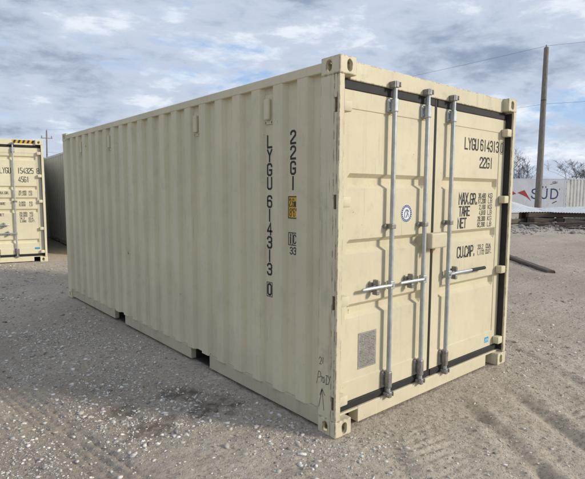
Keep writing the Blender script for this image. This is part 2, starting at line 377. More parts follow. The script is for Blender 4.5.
def ground_h(x, y):
    x = np.asarray(x, float); y = np.asarray(y, float)
    near = sstep(0.02, 0.7, foot_dist(x, y))
    r = np.hypot(x, y)
    h = 0.10*fbm(x*0.22, y*0.22, 3, 3)*sstep(3, 9, r)*near + 0.055*fbm(x*0.9, y*0.9, 5, 3)*near
    h = h + 0.030*fbm(x*3.2, y*3.2, 9, 4)*(0.25+0.75*near) + 0.016*fbm(x*12, y*12, 12, 3) + 0.010*np.abs(fbm(x*7+3, y*7, 14, 3))*2*near
    # wheel ruts in front of the doors
    wob = 0.10*fbm(x*0.8, y*0.8, 31, 3)
    u = 0.83*x-0.55*y+wob; t = -0.55*x-0.83*y
    m1 = near*sstep(-5.5, -2, t)*sstep(9, 5, t)
    u = u+0.05*fbm(x*5, y*5, 33, 3)
    g = -0.034*rut(u, 1.16, 0.055)+0.022*rut(u, 1.27, 0.05)-0.030*rut(u, 1.65, 0.07)+0.020*rut(u, 1.79, 0.06)+0.014*rut(u, 1.04, 0.05)
    g = g-0.016*rut(u, 2.35, 0.06)+0.012*rut(u, 2.46, 0.06)-0.012*rut(u, 3.1, 0.08)-0.018*rut(u, 0.36, 0.05)+0.012*rut(u, 0.46, 0.05)
    tread = np.tanh(2.5*np.sin((t+0.45*u)*2*math.pi/0.085))*(rut(u, 0.62, 0.16)+0.7*rut(u, 2.0, 0.12))*np.clip(0.35+2.2*fbm(x*2, y*2, 44, 2), 0, 1)
    h = h+m1*(0.85*g*np.clip(0.9+2.2*fbm(x*1.3, y*1.3, 51, 3), 0.1, 1.6)+0.010*tread)
    # old tyre track beside the long side
    u2_ = 0.99*x+0.13*y+0.06*fbm(x*0.7, y*0.7, 61, 2); t2 = 0.13*x-0.99*y
    lug = np.where(np.sin(t2*2*math.pi/0.10+6*(u2_+1.21)) > 0.1, 1.0, 0.72)
    band = rut(u2_, -1.21, 0.14)**2
    keep = np.clip(0.85+1.8*fbm(x*1.6, y*1.6, 63, 3), 0.1, 1)*1.05
    h = h+sstep(-5, -3, t2)*keep*(-0.020*band+0.014*rut(u2_, -0.99, 0.06)+0.014*rut(u2_, -1.43, 0.06)
        -0.024*sum(rut(u2_, c_, 0.016) for c_ in (-1.31, -1.245, -1.175, -1.11))*lug)
    # low bank of spoil behind the yard road
    s_ = (x*math.sin(YAW)+y*math.cos(YAW))+2.34*math.sin(YAW)+2.28*math.cos(YAW)
    q_ = x*math.cos(YAW)-y*math.sin(YAW)
    h = h+sstep(19.6, 23.0, s_)*sstep(34, 27, s_)*sstep(2, 6, q_)*sstep(40, 30, q_)*(0.22+0.5*fbm(x*0.6, y*0.6, 71, 4))
    return h
def axis(lo, hi, step, far, k=1.06):
    a = list(np.arange(lo, hi+1e-6, step)); s = step; p = a[-1]; R_ = []
    while p < far: s *= k; p += s; R_.append(p)
    s = step; p = a[0]; L_ = []
    while p > -far: s *= k; p -= s; L_.append(p)
    return np.array(L_[::-1]+a+R_)
ax = axis(-2.2, 2.9, 0.014, 1500, 1.055); ay = axis(-1.7, 3.0, 0.014, 1500, 1.055)
X, Y = np.meshgrid(ax, ay); Z = ground_h(X, Y)
nx, ny = len(ax), len(ay)
me = bpy.data.meshes.new('ground')
co = np.stack([X, Y, Z], -1).reshape(-1, 3)
idx = np.arange(nx*ny).reshape(ny, nx)
q = np.stack([idx[:-1, :-1], idx[:-1, 1:], idx[1:, 1:], idx[1:, :-1]], -1).reshape(-1, 4)
me.vertices.add(len(co)); me.vertices.foreach_set('co', co.ravel())
me.loops.add(q.size); me.loops.foreach_set('vertex_index', q.ravel().astype(np.int32))
me.polygons.add(len(q)); me.polygons.foreach_set('loop_start', np.arange(0, q.size, 4, dtype=np.int32))
me.polygons.foreach_set('use_smooth', np.ones(len(q), bool))
me.update()
def left_zone(x, y):       # gravelly side of the yard
    return sstep(0.9, -0.5, x-0.35*np.minimum(y, 0)+0.8*fbm(x*0.6, y*0.6, 91, 3)+0.25*np.minimum(y, 2)*0)
stain = np.zeros_like(X)
STAINS = ((-0.97, 1.39, 0.13), (-0.45, 1.36, 0.15), (-0.30, 1.02, 0.17), (-0.46, 0.98, 0.12), (-0.90, 0.96, 0.16), (-0.72, 1.02, 0.10))
for sx, sy, sr in STAINS:
    stain = np.maximum(stain, np.clip(1.75-1.4*np.hypot(X-sx, (Y-sy)*1.1)/sr+2.6*fbm(X*9, Y*9, 23, 4), 0, 1))
stain *= np.clip(0.9+2.0*fbm(X*22, Y*22, 27, 3), 0.2, 1)
dark_soil = np.clip(0.25+2.2*fbm(X*0.5, Y*0.5, 83, 4), 0, 1)  # darker brown soil: noise patches, then along the track and rut grooves
uT = 0.99*X+0.13*Y+0.06*fbm(X*0.7, Y*0.7, 61, 2); tT = 0.13*X-0.99*Y
dark_soil = np.maximum(dark_soil, np.clip(sum(rut(uT, c_, 0.020) for c_ in (-1.31, -1.245, -1.175, -1.11)), 0, 1)*np.clip(0.8+2*fbm(X*3, Y*3, 64, 3), 0.2, 1)*sstep(-5, -3, tT))
uR = 0.83*X-0.55*Y+0.10*fbm(X*0.8, Y*0.8, 31, 3)+0.05*fbm(X*5, Y*5, 33, 3)
dark_soil = np.maximum(dark_soil, 0.8*np.clip(rut(uR, 1.16, 0.05)+rut(uR, 1.65, 0.06)+rut(uR, 0.36, 0.04), 0, 1)*np.clip(0.6+2.5*fbm(X*2, Y*2, 66, 3), 0, 1)*sstep(0.05, 0.5, foot_dist(X, Y)))
mask = np.stack([np.clip(stain, 0, 1), left_zone(X, Y)*0.8+0.2, dark_soil, np.ones_like(X)], -1).reshape(-1, 4).astype(np.float32)
ca = me.color_attributes.new('mask', 'FLOAT_COLOR', 'POINT'); ca.data.foreach_set('color', mask.ravel())
me.materials.append(M['ground'])
ground = bpy.data.objects.new('ground', me); C.objects.link(ground); tag(ground, kind='structure')

# loose stones
def stones(name, pos, size, tint, flat=0.55, sink=0.36):
    t = (1+5**0.5)/2
    ico = np.array([(-1,t,0),(1,t,0),(-1,-t,0),(1,-t,0),(0,-1,t),(0,1,t),(0,-1,-t),(0,1,-t),(t,0,-1),(t,0,1),(-t,0,-1),(-t,0,1)])/math.sqrt(1+t*t)
    fc = np.array([(0,11,5),(0,5,1),(0,1,7),(0,7,10),(0,10,11),(1,5,9),(5,11,4),(11,10,2),(10,7,6),(7,1,8),(3,9,4),(3,4,2),(3,2,6),(3,6,8),(3,8,9),(4,9,5),(2,4,11),(6,2,10),(8,6,7),(9,8,1)])
    n = len(pos); V = np.repeat(ico[None], n, 0)*(1+rng.uniform(-0.52, 0.30, (n, 12, 1)))
    V = V*np.stack([rng.uniform(0.7, 1.5, n), rng.uniform(0.45, 1.05, n), rng.uniform(flat*0.45, flat*1.3, n)], -1)[:, None, :]
    a = rng.uniform(0, 6.283, n); ca_, sa_ = np.cos(a)[:, None], np.sin(a)[:, None]
    V = np.stack([V[..., 0]*ca_-V[..., 1]*sa_, V[..., 0]*sa_+V[..., 1]*ca_, V[..., 2]], -1)*size[:, None, None]
    P = pos.copy(); P[:, 2] += size*flat*(1-2*sink)*0.6
    V = V+P[:, None, :]
    F = (fc[None]+(np.arange(n)*12)[:, None, None]).reshape(-1, 3)
    me = bpy.data.meshes.new(name); V = V.reshape(-1, 3)
    me.vertices.add(len(V)); me.vertices.foreach_set('co', V.ravel())
    me.loops.add(F.size); me.loops.foreach_set('vertex_index', F.ravel().astype(np.int32))
    me.polygons.add(len(F)); me.polygons.foreach_set('loop_start', np.arange(0, F.size, 3, dtype=np.int32)); me.update()
    c4 = np.repeat(np.concatenate([tint, np.ones((n, 1))], 1)[:, None, :], 12, 1).reshape(-1, 4).astype(np.float32)
    at = me.color_attributes.new('tint', 'FLOAT_COLOR', 'POINT'); at.data.foreach_set('color', c4.ravel())
    me.materials.append(M['stone'])
    o = bpy.data.objects.new(name, me); C.objects.link(o); return o
def tints(n):
    g = np.clip(rng.normal(0.57, 0.19, n), 0.14, 0.84)[:, None]
    return g*np.array([[1.0, 0.955, 0.885]])*(1+rng.uniform(-0.04, 0.04, (n, 3)))
def scatter(n, x0, x1, y0, y1, dens, s_med, s_sig, s_max):
    x = rng.uniform(x0, x1, n); y = rng.uniform(y0, y1, n)
    k = rng.uniform(0, 1, n) < dens(x, y)
    k &= foot_dist(x, y) > 0.04
    for sx, sy, sr in STAINS: k &= (np.hypot(x-sx, (y-sy)*1.1) > sr*0.8) | (rng.uniform(0, 1, n) < 0.25)
    x, y = x[k], y[k]; s = np.clip(rng.lognormal(math.log(s_med), s_sig, len(x)), s_med*0.4, s_max)
    return np.stack([x, y, ground_h(x, y)], -1), s
def dl(x, y): return np.clip(left_zone(x, y)*np.clip(0.10+3.2*np.clip(fbm(x*1.1, y*1.1, 101, 4)+0.10, 0, 1), 0, 1)*(1-0.8*rut(0.99*x+0.13*y, -1.21, 0.17)), 0, 1)
def dr(x, y): return np.clip((1-left_zone(x, y))*(0.25+1.2*np.clip(fbm(x*0.8, y*0.8, 105, 3)+0.1, 0, 1)), 0, 1)
def dc(x, y): return np.clip(0.25+2.2*fbm(x*1.4, y*1.4, 111, 4), 0.03, 1)
clods = [scatter(30000, -2.6, 4.2, -1.7, 3.2, dc, 0.0048, 0.55, 0.020), scatter(12000, 2.6, 12, -2.5, 8, dc, 0.011, 0.5, 0.035), scatter(8000, -5, 1, 2.5, 12, dc, 0.010, 0.5, 0.03)]
sets = [scatter(84000, -3.2, 1.2, -1.6, 4.5, dl, 0.0046, 0.65, 0.020),
        scatter(3200, -3.2, 1.2, -1.6, 4.5, dl, 0.013, 0.45, 0.034),
        scatter(32000, -6, 3.0, 4.0, 17, dl, 0.013, 0.45, 0.034),
        scatter(24000, 0.0, 6.0, -2.0, 3.0, dr, 0.0052, 0.5, 0.015),
        scatter(500, 0.0, 8.0, -2.0, 4.0, dr, 0.013, 0.4, 0.026),
        scatter(5000, 2.6, 22, -3.0, 12, dr, 0.013, 0.5, 0.035)]
ps = np.concatenate([a for a, b in sets]); ss = np.concatenate([b for a, b in sets])
pc = np.concatenate([a for a, b in clods]); sc_c = np.concatenate([b for a, b in clods])
tc_ = np.clip(rng.normal(0.40, 0.09, len(pc)), .16, .6)[:, None]*np.array([[1.0, 0.875, 0.72]])
tag(stones('loose_gravel', np.concatenate([ps, pc]), np.concatenate([ss, sc_c]), np.concatenate([tints(len(ps)), tc_])), 'pale loose limestone gravel scattered over the dirt yard', 'gravel', kind='stuff')

# ------------------------------------------------------------------ shipping containers
CASTING = {}
def casting_mesh():
    if 'm' in CASTING: return CASTING['m']
    def ob(mb): return mb.build('tmp', 'paint')
    base = ob(MB().bbox(0, .162, 0, .178, 0, .118, .008))
    cut = [ob(MB().box(.026, .140, .028, .155, .026, .096))]
    def oval(c, axis_, hw, hh, depth):
        pts = []; n = 10
        for k in range(2*n+2):
            a = math.pi*k/n if k <= n else math.pi*(k-1)/n
            top = k <= n
            pts.append((hw*math.cos(a), (hh-hw if top else -(hh-hw))+hw*math.sin(a)))
        mb = MB(); vs = []
        for d in (-.02, depth):
            for p in pts:
                if axis_ == 'y': vs.append((c[0]+p[0], d, c[1]+p[1]))
                elif axis_ == 'x': vs.append((d, c[0]+p[0], c[1]+p[1]))
                else: vs.append((c[0]+p[0], c[1]+p[1], d))
        n2 = len(pts); fs = [(i, (i+1) % n2, n2+(i+1) % n2, n2+i) for i in range(n2)]+[tuple(range(n2-1, -1, -1)), tuple(range(n2, 2*n2))]
        mb.add(vs, fs); o = ob(mb)
        bm = bmesh.new(); bm.from_mesh(o.data); bmesh.ops.recalc_face_normals(bm, faces=bm.faces); bm.to_mesh(o.data); bm.free()
        return o
    cut += [oval((.092, .059), 'y', .0255, .0395, .06), oval((.102, .059), 'x', .0255, .0395, .06), oval((.089, .102), 'z', .0315, .06, .06)]
    for c in cut:
        md = base.modifiers.new('b', 'BOOLEAN'); md.object = c; md.operation = 'DIFFERENCE'; md.solver = 'EXACT'
    dg = bpy.context.evaluated_depsgraph_get(); dg.update()
    me = bpy.data.meshes.new_from_object(base.evaluated_get(dg)); 
    for o in [base]+cut: bpy.data.objects.remove(o)
    CASTING['m'] = me; return me
def add_castings(root, W_, L_, H_, mat):
    src = casting_mesh()
    for fx in (0, 1):
        for fy in (0, 1):
            for fz in (0, 1):
                me = src.copy(); bm = bmesh.new(); bm.from_mesh(me)
                for v in bm.verts:
                    c = v.co
                    v.co = Vector((W_-c.x if fx else c.x, L_-c.y if fy else c.y, H_-c.z if fz else c.z))
                bmesh.ops.recalc_face_normals(bm, faces=bm.faces); bm.to_mesh(me); bm.free()
                me.materials.clear(); me.materials.append(mat)
                o = bpy.data.objects.new('corner_casting', me); C.objects.link(o); o.parent = root

def corrugated(root, name, W_, L_, H_, side, mat, phase, zt, flat=False):
    """vertical corrugation along a long side; side -1 at x=0, +1 at x=W"""
    ys = []; E = phase
    prof = [(0, .008), (-.11, .008), (-.144, .044), (-.248, .044)]
    pts = []
    k = -1
    while True:
        e = phase+0.277*k
        if e > L_+.3: break
        for dy, dx in reversed(prof): pts.append((e+dy, dx))
        k += 1
    pts = sorted(pts)
    y0, y1 = .185, L_-.185
    def interp(y):
        for (a, da), (b, db) in zip(pts, pts[1:]):
            if a <= y <= b: return da+(db-da)*(y-a)/max(1e-9, b-a)
        return .044
    pl = [(y0, interp(y0))]+[p for p in pts if y0 < p[0] < y1]+[(y1, interp(y1))]
    if flat: pl = [(y0, .012), (y1, .012)]
    zs = [.150, .8, 1.5, 2.1, zt]
    mb = MB(); vs = []; n = len(pl)
    for z in zs:
        for y, d in pl: vs.append((d if side < 0 else W_-d, y, z))
    fs = []
    for i in range(len(zs)-1):
        for j in range(n-1):
            f = (i*n+j, (i+1)*n+j, (i+1)*n+j+1, i*n+j+1); fs.append(f if side < 0 else f[::-1])
    off = len(vs)
    for z in zs:
        for y, d in pl: vs.append((d+.0025 if side < 0 else W_-d-.0025, y, z))
    fs += [tuple(off+i for i in f[::-1]) for f in fs]
    mb.add(vs, fs); return mb.build(name, mat, root)

def container(name, loc, rz, L_, H_, mat, phase=.43, doors=True, rods=(), ribs=(), detail=True, vents=(), flat=False):
    W_ = 2.438
    root = empty(name, loc, rz)
    worn = M['worn'] if mat is M['paint'] else mat
    add_castings(root, W_, L_, H_, worn)
    zt = H_-.078
    for s in (-1, 1):
        def bx(mb, x0, x1, *a, **k):
            return mb.bbox(x0, x1, *a, **k) if s < 0 else mb.bbox(W_-x1, W_-x0, *a, **k)
        bx(MB(), .004, .064, .170, L_-.170, H_-.092, H_-.026, b=.006).build('top_side_rail', mat, root)
        corrugated(root, 'side_panel', W_, L_, H_, s, mat, phase, zt, flat)
        # bottom rail with fork pockets
        P = [(1.70, 2.055), (3.755, 4.10)] if L_ < 7 else []
        mb = MB(); y = .170
        for a, b_ in P+[(L_-.170, None)]:
            bx(mb, .022, .080, y, a, .028, .152, b=.004)
            bx(mb, .030, .0799, y, a, .0265, .0279, b=.0005)
            if b_: bx(mb, .057, .079, a, b_, .136, .157, b=.002)
            y = b_
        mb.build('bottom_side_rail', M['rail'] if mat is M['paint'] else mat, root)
        # rear (door end) post: main web, front lip in lengths between the hinges
        zs = [.118]
        for hz in HZ(H_): zs += [hz-.048, hz+.048]
        zs.append(H_-.118)
        mb = MB(); bx(mb, .006, .058, .052, .186, .116, H_-.116, b=.006)
        bx(mb, .003, .052, .003, .0245, .1185, H_-.1185, b=.005)
        for i in range(0, len(zs), 2): bx(mb, .0032, .0518, .0247, .0515, zs[i], zs[i+1], b=.001)
        for hz in HZ(H_): bx(mb, .0425, .0515, .0250, .0512, hz-.0485, hz+.0485, b=.001)
        mb.build('corner_post', worn, root)
        mb = MB(); bx(mb, .004, .060, L_-.186, L_-.004, .116, H_-.116, b=.008); mb.build('corner_post', mat, root)
    # underframe, floor, roof, front end
    if P:
        for a, b_ in P:
            mb = MB(); mb.box(.08, W_-.08, a, a+.006, .02, .148); mb.box(.08, W_-.08, b_-.006, b_, .02, .148); mb.box(.08, W_-.08, a+.006, b_-.006, .135, .148); mb.box(.062, W_-.062, a+.0062, b_-.0062, .018, .026)
            mb.build('fork_pocket', 'dark', root)
    mb = MB(); mb.box(.081, W_-.081, .16, L_-.10, .1585, .180); mb.build('floor', 'timber', root)
    mb = MB(); yy = .45
    while yy < L_-.3:
        if not any(a-.06 < yy < b_+.06 for a, b_ in P): mb.box(.081, W_-.081, yy, yy+.045, .03, .149)
        yy += .3
    mb.build('cross_members', 'dark', root)
    # roof, with shallow transverse corrugation
    mb = MB(); ys = np.arange(.12, L_-.12, .0523); vs = []
    for i, y in enumerate(ys):
        d = 0.0 if (i % 4) < 2 else -.018
        vs += [(.05, y, H_-.032+d), (W_-.05, y, H_-.032+d)]
    mb.add(vs, [(2*i, 2*i+1, 2*i+3, 2*i+2) for i in range(len(ys)-1)]); mb.build('roof', mat, root)
    MB().bbox(.163, W_-.163, L_-.09, L_-.012, H_-.12, H_-.02).build('front_header', mat, root); MB().bbox(.163, W_-.163, L_-.09, L_-.012, .02, .16).build('front_sill', mat, root)
    mb = MB(); vs = []; xs = np.arange(.06, W_-.05, .0625); 
    for i, x in enumerate(xs): vs += [(x, L_-.02-(0 if (i % 4) < 2 else .036), .155), (x, L_-.02-(0 if (i % 4) < 2 else .036), H_-.115)]
    mb.add(vs, [(2*i, 2*i+1, 2*i+3, 2*i+2) for i in range(len(xs)-1)]); mb.build('front_panel', mat, root)
    for vy in vents:
        mb = MB(); mb.bbox(.034, .043, vy-.047, vy+.047, H_-.367, H_-.142, .003)
        v = mb.build('vent', mat, root)
        mb = MB(); mb.bbox(.006, .0338, vy-.030, vy+.034, H_-.335, H_-.178, .008); mb.build('vent_hood', mat, v)
        for ry in (vy-.038, vy+.036): MB().box(.0325, .0338, ry, ry+.006, H_-.362, H_-.345).build('rivet', 'dark', v)
    # ---- door end
    HB = H_-.130          # header underside
    mb = MB(); mb.bbox(.160, W_-.160, .060, .150, HB, H_-.004, .006)
    mb.bbox(.0582, W_-.0582, .085, .150, HB-.04, HB-.0005, .004)
    head = mb.build('door_header', worn, root)
    mb = MB(); mb.bbox(.292, W_-.292, .055, .150, .018, .136, .005); mb.bbox(.0585, W_-.0585, .058, .149, .1185, .134, .003)
    sill = mb.build('door_sill', mat, root)
    mid = W_/2-.018
    zb, ztp = .196, HB-.062
    DY = .078
    for di, (x0, x1) in enumerate(((.062, mid-.018), (mid+.018, W_-.062))):
        fx0, fx1 = x0+.095, x1-.095
        zp0, zp1 = .339, H_-.313
        xs = [x0, fx0, fx0+.004, fx0+.012, fx0+.04, fx1-.04, fx1-.012, fx1-.004, fx1, x1]
        zs = [zb, zp0, zp0+.004]
        for rc in ribs: zs += [rc-.052, rc-.022, rc+.022, rc+.052]
        zs += [zp1-.004, zp1, ztp]; zs = sorted(zs)
        vs = []; nxs = len(xs)
        for z in zs:
            for i, x in enumerate(xs):
                d = 0.0
                if 2 <= i <= nxs-3 and zp0+.002 < z < zp1-.002: d = .006
                if 4 <= i <= nxs-5 and any(abs(z-rc) < .03 for rc in ribs): d = .042
                vs.append((x, DY+d, z))
        fs = []
        for a in range(len(zs)-1):
            for b_ in range(nxs-1): fs.append((a*nxs+b_, a*nxs+b_+1, (a+1)*nxs+b_+1, (a+1)*nxs+b_))
        # back and edges
        o = len(vs)
        vs += [(x0, DY+.055, zb), (x1, DY+.055, zb), (x1, DY+.055, ztp), (x0, DY+.055, ztp)]
        T = (len(zs)-1)*nxs
        fs += [(o, o+3, o+2, o+1), tuple(range(nxs-1, -1, -1))+(o, o+1), tuple(range(T, T+nxs))+(o+2, o+3),
               tuple(range(0, T+1, nxs))+(o+3, o), tuple(range(T+nxs-1, -1, -nxs))+(o+1, o+2)]
        mb = MB(); mb.add(vs, fs); door = mb.build('door', mat, root)
        # gasket: top, bottom, hinge side; the meeting edge on the right door
        gk = MB(); gk.bbox(x0+.002, x1-.002, DY-.006, DY+.04, ztp+.001, HB-.0008, .006)
        gk.bbox(x0+.002, x1-.002, DY-.010, DY+.04, .1365, zb-.001, .008)
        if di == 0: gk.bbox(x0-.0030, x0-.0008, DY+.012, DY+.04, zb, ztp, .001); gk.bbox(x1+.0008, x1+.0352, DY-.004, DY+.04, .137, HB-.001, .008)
        else:
            gk.bbox(x1+.0008, x1+.003, DY+.012, DY+.04, zb, ztp, .001); gk.bbox(x1+.001, x1+.0092, .022, DY-.001, .137, HB-.002, .002)  # forward strip paints the post's shaded inner face dark, widening the seal
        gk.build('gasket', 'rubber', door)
        for hz in HZ(H_):
            mb = MB(); hs = 1 if di == 0 else -1
            X_ = (lambda x: x) if di == 0 else (lambda x: W_-x)
            def hb(mb, a, b_, *r, **k): mb.bbox(min(X_(a), X_(b_)), max(X_(a), X_(b_)), *r, **k)
            hb(mb, .0525, .138, .012, DY-.0005, hz-.036, hz+.036, b=.010)
            h_ = mb.build('hinge', mat, door); smooth_angle(h_)
            mb = MB(); mb.tube([(X_(.022), .038, hz-.0475), (X_(.022), .038, hz+.0475)], .0125, 10); mb.build('hinge_pin', 'rust', door)
        RY = .036
        for rx, hdir, hlen, grip, *hzz in rods:
            if not (x0 < rx < x1): continue
            mb = MB(); mb.tube([(rx, RY, .150), (rx, RY, H_-.105)], .0175, 14); smooth_angle(mb.build('lock_rod', 'galv', door))
            # cams, keepers and brackets at both ends
            for zc_, dr_ in ((H_-.105, 1), (.150, -1)):
                mb = MB()
                mb.bbox(rx-.018, rx+.018, .010, .050, zc_-.024, zc_+.024, .006)
                mb.bbox(rx-.040, rx-.026, .008, .0598 if dr_ > 0 else .0546, zc_-.016+dr_*-.012, zc_+.020, .004); mb.bbox(rx+.026, rx+.040, .008, .0598 if dr_ > 0 else .0546, zc_-.016, zc_+.020, .004)
                mb.tube([(rx-.043, .022, zc_+.004), (rx+.043, .022, zc_+.004)], .008, 8)
                mb.build('cam_keeper', 'castst', door)
                za = H_-.205 if dr_ > 0 else .200; zb_ = za+.100 if dr_ > 0 else za+.135
                if dr_ > 0: za -= .098; zb_ -= .098
                za2, zb2 = za, zb_
                mb = MB(); mb.bbox(rx-.023, rx+.023, .014, .060, za2, zb2, .010)
                mb.bbox(rx-.046, rx+.046, .058, DY-.0004, za2+.004, zb2-.004, .004)
                for bz in (za2+.022, zb2-.022):
                    for sx in (-.035, .035): mb.tube([(rx+sx, .050, bz), (rx+sx, .059, bz)], .008, 6)
                mb.build('rod_bracket', 'galv' if dr_ > 0 else 'castst', door)
            # mid guides
            for gz in (1.452,):
                mb = MB(); mb.bbox(rx-.024, rx+.024, .014, DY+.0055, gz-.018, gz+.018, .005); mb.bbox(rx-.050, rx+.050, .060, DY+.0056, gz-.014, gz+.014, .003)
                mb.build('rod_guide', 'castst', door)
            # handle: hub on the rod, bar, retainer
            hz = hzz[0] if hzz else 1.008
            mb = MB(); mb.bbox(rx-.024, rx+.024, .012, .060, hz-.032, hz+.032, .006); mb.tube([(rx, .004, hz), (rx, .014, hz)], .010, 8)
            mb.build('handle_hub', 'galv', door)
            ex = rx+hdir*hlen; kx = rx+hdir*min(.10 if grip else .17, hlen*.55)
            mb = MB(); mb.tube([(rx+hdir*.015, .018, hz), (kx, .030, hz), (rx+hdir*hlen*(.55 if grip else .97), .034, hz-.002), (ex-(hdir*.004), .036, hz-.004)], [.012, .015, .013, .011], 8)
            smooth_angle(mb.build('handle', 'galv', door))
            if grip:
                mb = MB(); mb.tube([(rx+hdir*hlen*.62, .0345, hz-.003), (ex, .036, hz-.004)], .0155, 10); smooth_angle(mb.build('handle_grip', 'rubber', door))
            mb = MB(); mb.bbox(kx-.030, kx+.030, .058, DY+.0055, hz-.034, hz+.034, .005)
            mb.bbox(kx-.012, kx+.012, .008, .060, hz+.016, hz+.058, .006); mb.bbox(kx-.016, kx+.016, .012, .060, hz-.055, hz-.018, .006)
            mb.build('handle_retainer', 'castst', door)
    return root
def HZ(H_): return (.245, .955, 1.640, 2.275) if H_ < 2.7 else (.245, .80, 1.45, 2.05, 2.58)

# ---- the container for sale
main = container('shipping_container', (0, 0, 0), 0, 6.058, 2.591, M['paint'], ribs=(.855, 1.320, 1.785),
                 rods=((.615, -1, .325, False), (1.030, -1, .30, False), (1.395, 1, .62, True)), vents=(.790, 1.898, 4.114, 5.222))
tag(main, 'weathered beige container with three steel lock rods and vertical lettering LYGU 614313', 'container')
doors = [o for o in main.children if o.name.startswith('door') and 'header' not in o.name and 'sill' not in o.name]
dL, dR = doors[0], doors[1]
mb = MB(); mb.bbox(1.072, 1.292, -.012, .0700, 1.252, 1.376, .012); mb.build('lock_box', M['paint'], dR)
mb = MB(); mb.tube([(1.100, .010, 1.216), (1.100, .010, 1.2525)], .012, 10); mb.build('lock_box_pin', 'rust', dR)

ux, uz = (1, 0, 0), (0, 0, 1)
YP = .0832
def onto(name, mat, parent, fn):
    mb = MB(); fn(mb); return mb.build(name, mat, parent)
def word(parent, s_, x, z, h, wd, gap, sw, y=YP, mat='black'): return onto('lettering', mat, parent, lambda mb: text(mb, s_, (x, y, z), ux, uz, h, wd, gap, sw))
word(dR, 'LYGU', 1.672, 2.092, .093, .043, .0165, .0145); word(dR, '614313', 1.941, 2.092, .093, .041, .0165, .0145)
def boxed0(mb):
    text(mb, '0', (2.312, .0772, 2.092), ux, uz, .088, .028, .02, .0115)
    ribbon(mb, [(-.012, -.014), (.040, -.014), (.040, .102), (-.012, .102), (-.012, -.014)], .0045, Vector((2.312, .0772, 2.092)), Vector(ux), Vector(uz), Vector((0, -1, 0)))
onto('lettering', 'black', dR, boxed0)
word(dR, '22G1', 1.940, 1.937, .090, .045, .0163, .0145)
word(dR, 'MAX.', 1.608, 1.605, .094, .040, .0125, .0145); word(dR, 'GR.', 1.796, 1.603, .092, .038, .0125, .0145)
word(dR, 'TARE', 1.616, 1.500, .080, .035, .0115, .0138); word(dR, 'NET', 1.602, 1.393, .082, .037, .0125, .0142)
for a, b_, z in (('30,480', 'KG', 1.658), ('67,200', 'LB', 1.608), ('2,180', 'KG', 1.552), ('4,810', 'LB', 1.499), ('28,300', 'KG', 1.443), ('62,390', 'LB', 1.388)):
    word(dR, a, 1.938+(.024 if len(a) < 6 else 0), z, .040, .0165, .0085, .0062); word(dR, b_, 2.118, z, .040, .030, .012, .0062)
word(dR, 'CU.', 1.610, 1.126, .092, .040, .0125, .0145); word(dR, 'CAP.', 1.738, 1.126, .092, .038, .0115, .0145)
word(dR, '33.2', 1.962, 1.178, .040, .020, .010, .0062); word(dR, 'CU.M.', 2.112, 1.178, .040, .018, .006, .0062)
word(dR, '1,172', 1.952, 1.124, .040, .019, .010, .0062); word(dR, 'CU.FT.', 2.108, 1.124, .040, .017, .005, .0062)
# round badge on the left door
def disc(mb, cx_, cz_, r0, r1, y, n=40, plane='y'):
    vs = []; fs = []
    for k in range(n):
        a = 2*math.pi*k/n
        for r in (r0, r1): vs.append((cx_+r*math.cos(a), y, cz_+r*math.sin(a)))
    for k in range(n):
        j = (k+1) % n; fs.append((2*k, 2*k+1, 2*j+1, 2*j))
    mb.add(vs, fs)
BX, BZ = .852, 1.541
bd = MB(); bd.tube([(BX, .0838, BZ), (BX, .0822, BZ)], .072, 40); badge = bd.build('badge', 'badge', dL)
def badge_print(mb):
    disc(mb, BX, BZ, .048, .068, .0819)
    o = Vector((BX, .0816, BZ)); a, b_, n_ = Vector(ux), Vector(uz), Vector((0, -1, 0))
    ribbon(mb, [(-.022, -.030), (-.026, .004), (-.008, .028), (.016, .026), (.026, .012)], .007, o, a, b_, n_)
    ribbon(mb, [(.004, .020), (.010, -.004), (-.004, -.030)], .008, o, a, b_, n_)
    ribbon(mb, [(.020, -.002), (.024, -.026)], .005, o, a, b_, n_)
onto('badge_print', 'blue', dL, badge_print)
def ring_marks(mb):
    for k in range(22):
        a = 2*math.pi*k/22; o = Vector((BX, .0812, BZ))
        ribbon(mb, [(.054*math.cos(a), .054*math.sin(a)), (.062*math.cos(a), .062*math.sin(a))], .005, o, Vector(ux), Vector(uz), Vector((0, -1, 0)))
onto('badge_print', 'badge', dL, ring_marks)
# data plate
mb = MB(); mb.bbox(.312, .514, .0805, .0838, .404, .676, .001); mb.build('data_plate', 'plate', dL)
def plate_lines(mb):
    z = .660; o = Vector((.020, .0800, 0)); rr = random.Random(3)
    while z > .416:
        x = .305+rr.uniform(0, .02)
        while x < .468:
            l = rr.uniform(.008, .03)
            ribbon(mb, [(x, z), (min(x+l, .474), z)], .004 if rr.random() < .8 else .007, o, Vector(ux), Vector(uz), Vector((0, -1, 0)))
            x += l+rr.uniform(.008, .014)
        z -= .0125
onto('data_plate_print', 'platetext', dL, plate_lines)
# small blue sticker
mb = MB(); mb.bbox(2.150, 2.225, .0765, .0779, .238, .292, .0005); mb.build('sticker', 'skyblue', dR)
onto('sticker_print', 'badge', dR, lambda mb: (ribbon(mb, [(2.160, .250), (2.178, .276), (2.186, .254)], .006, Vector((0, .0762, 0)), Vector(ux), Vector(uz), Vector((0, -1, 0))), ribbon(mb, [(2.195, .27), (2.215, .27), (2.205, .248)], .006, Vector((0, .0762, 0)), Vector(ux), Vector(uz), Vector((0, -1, 0)))))

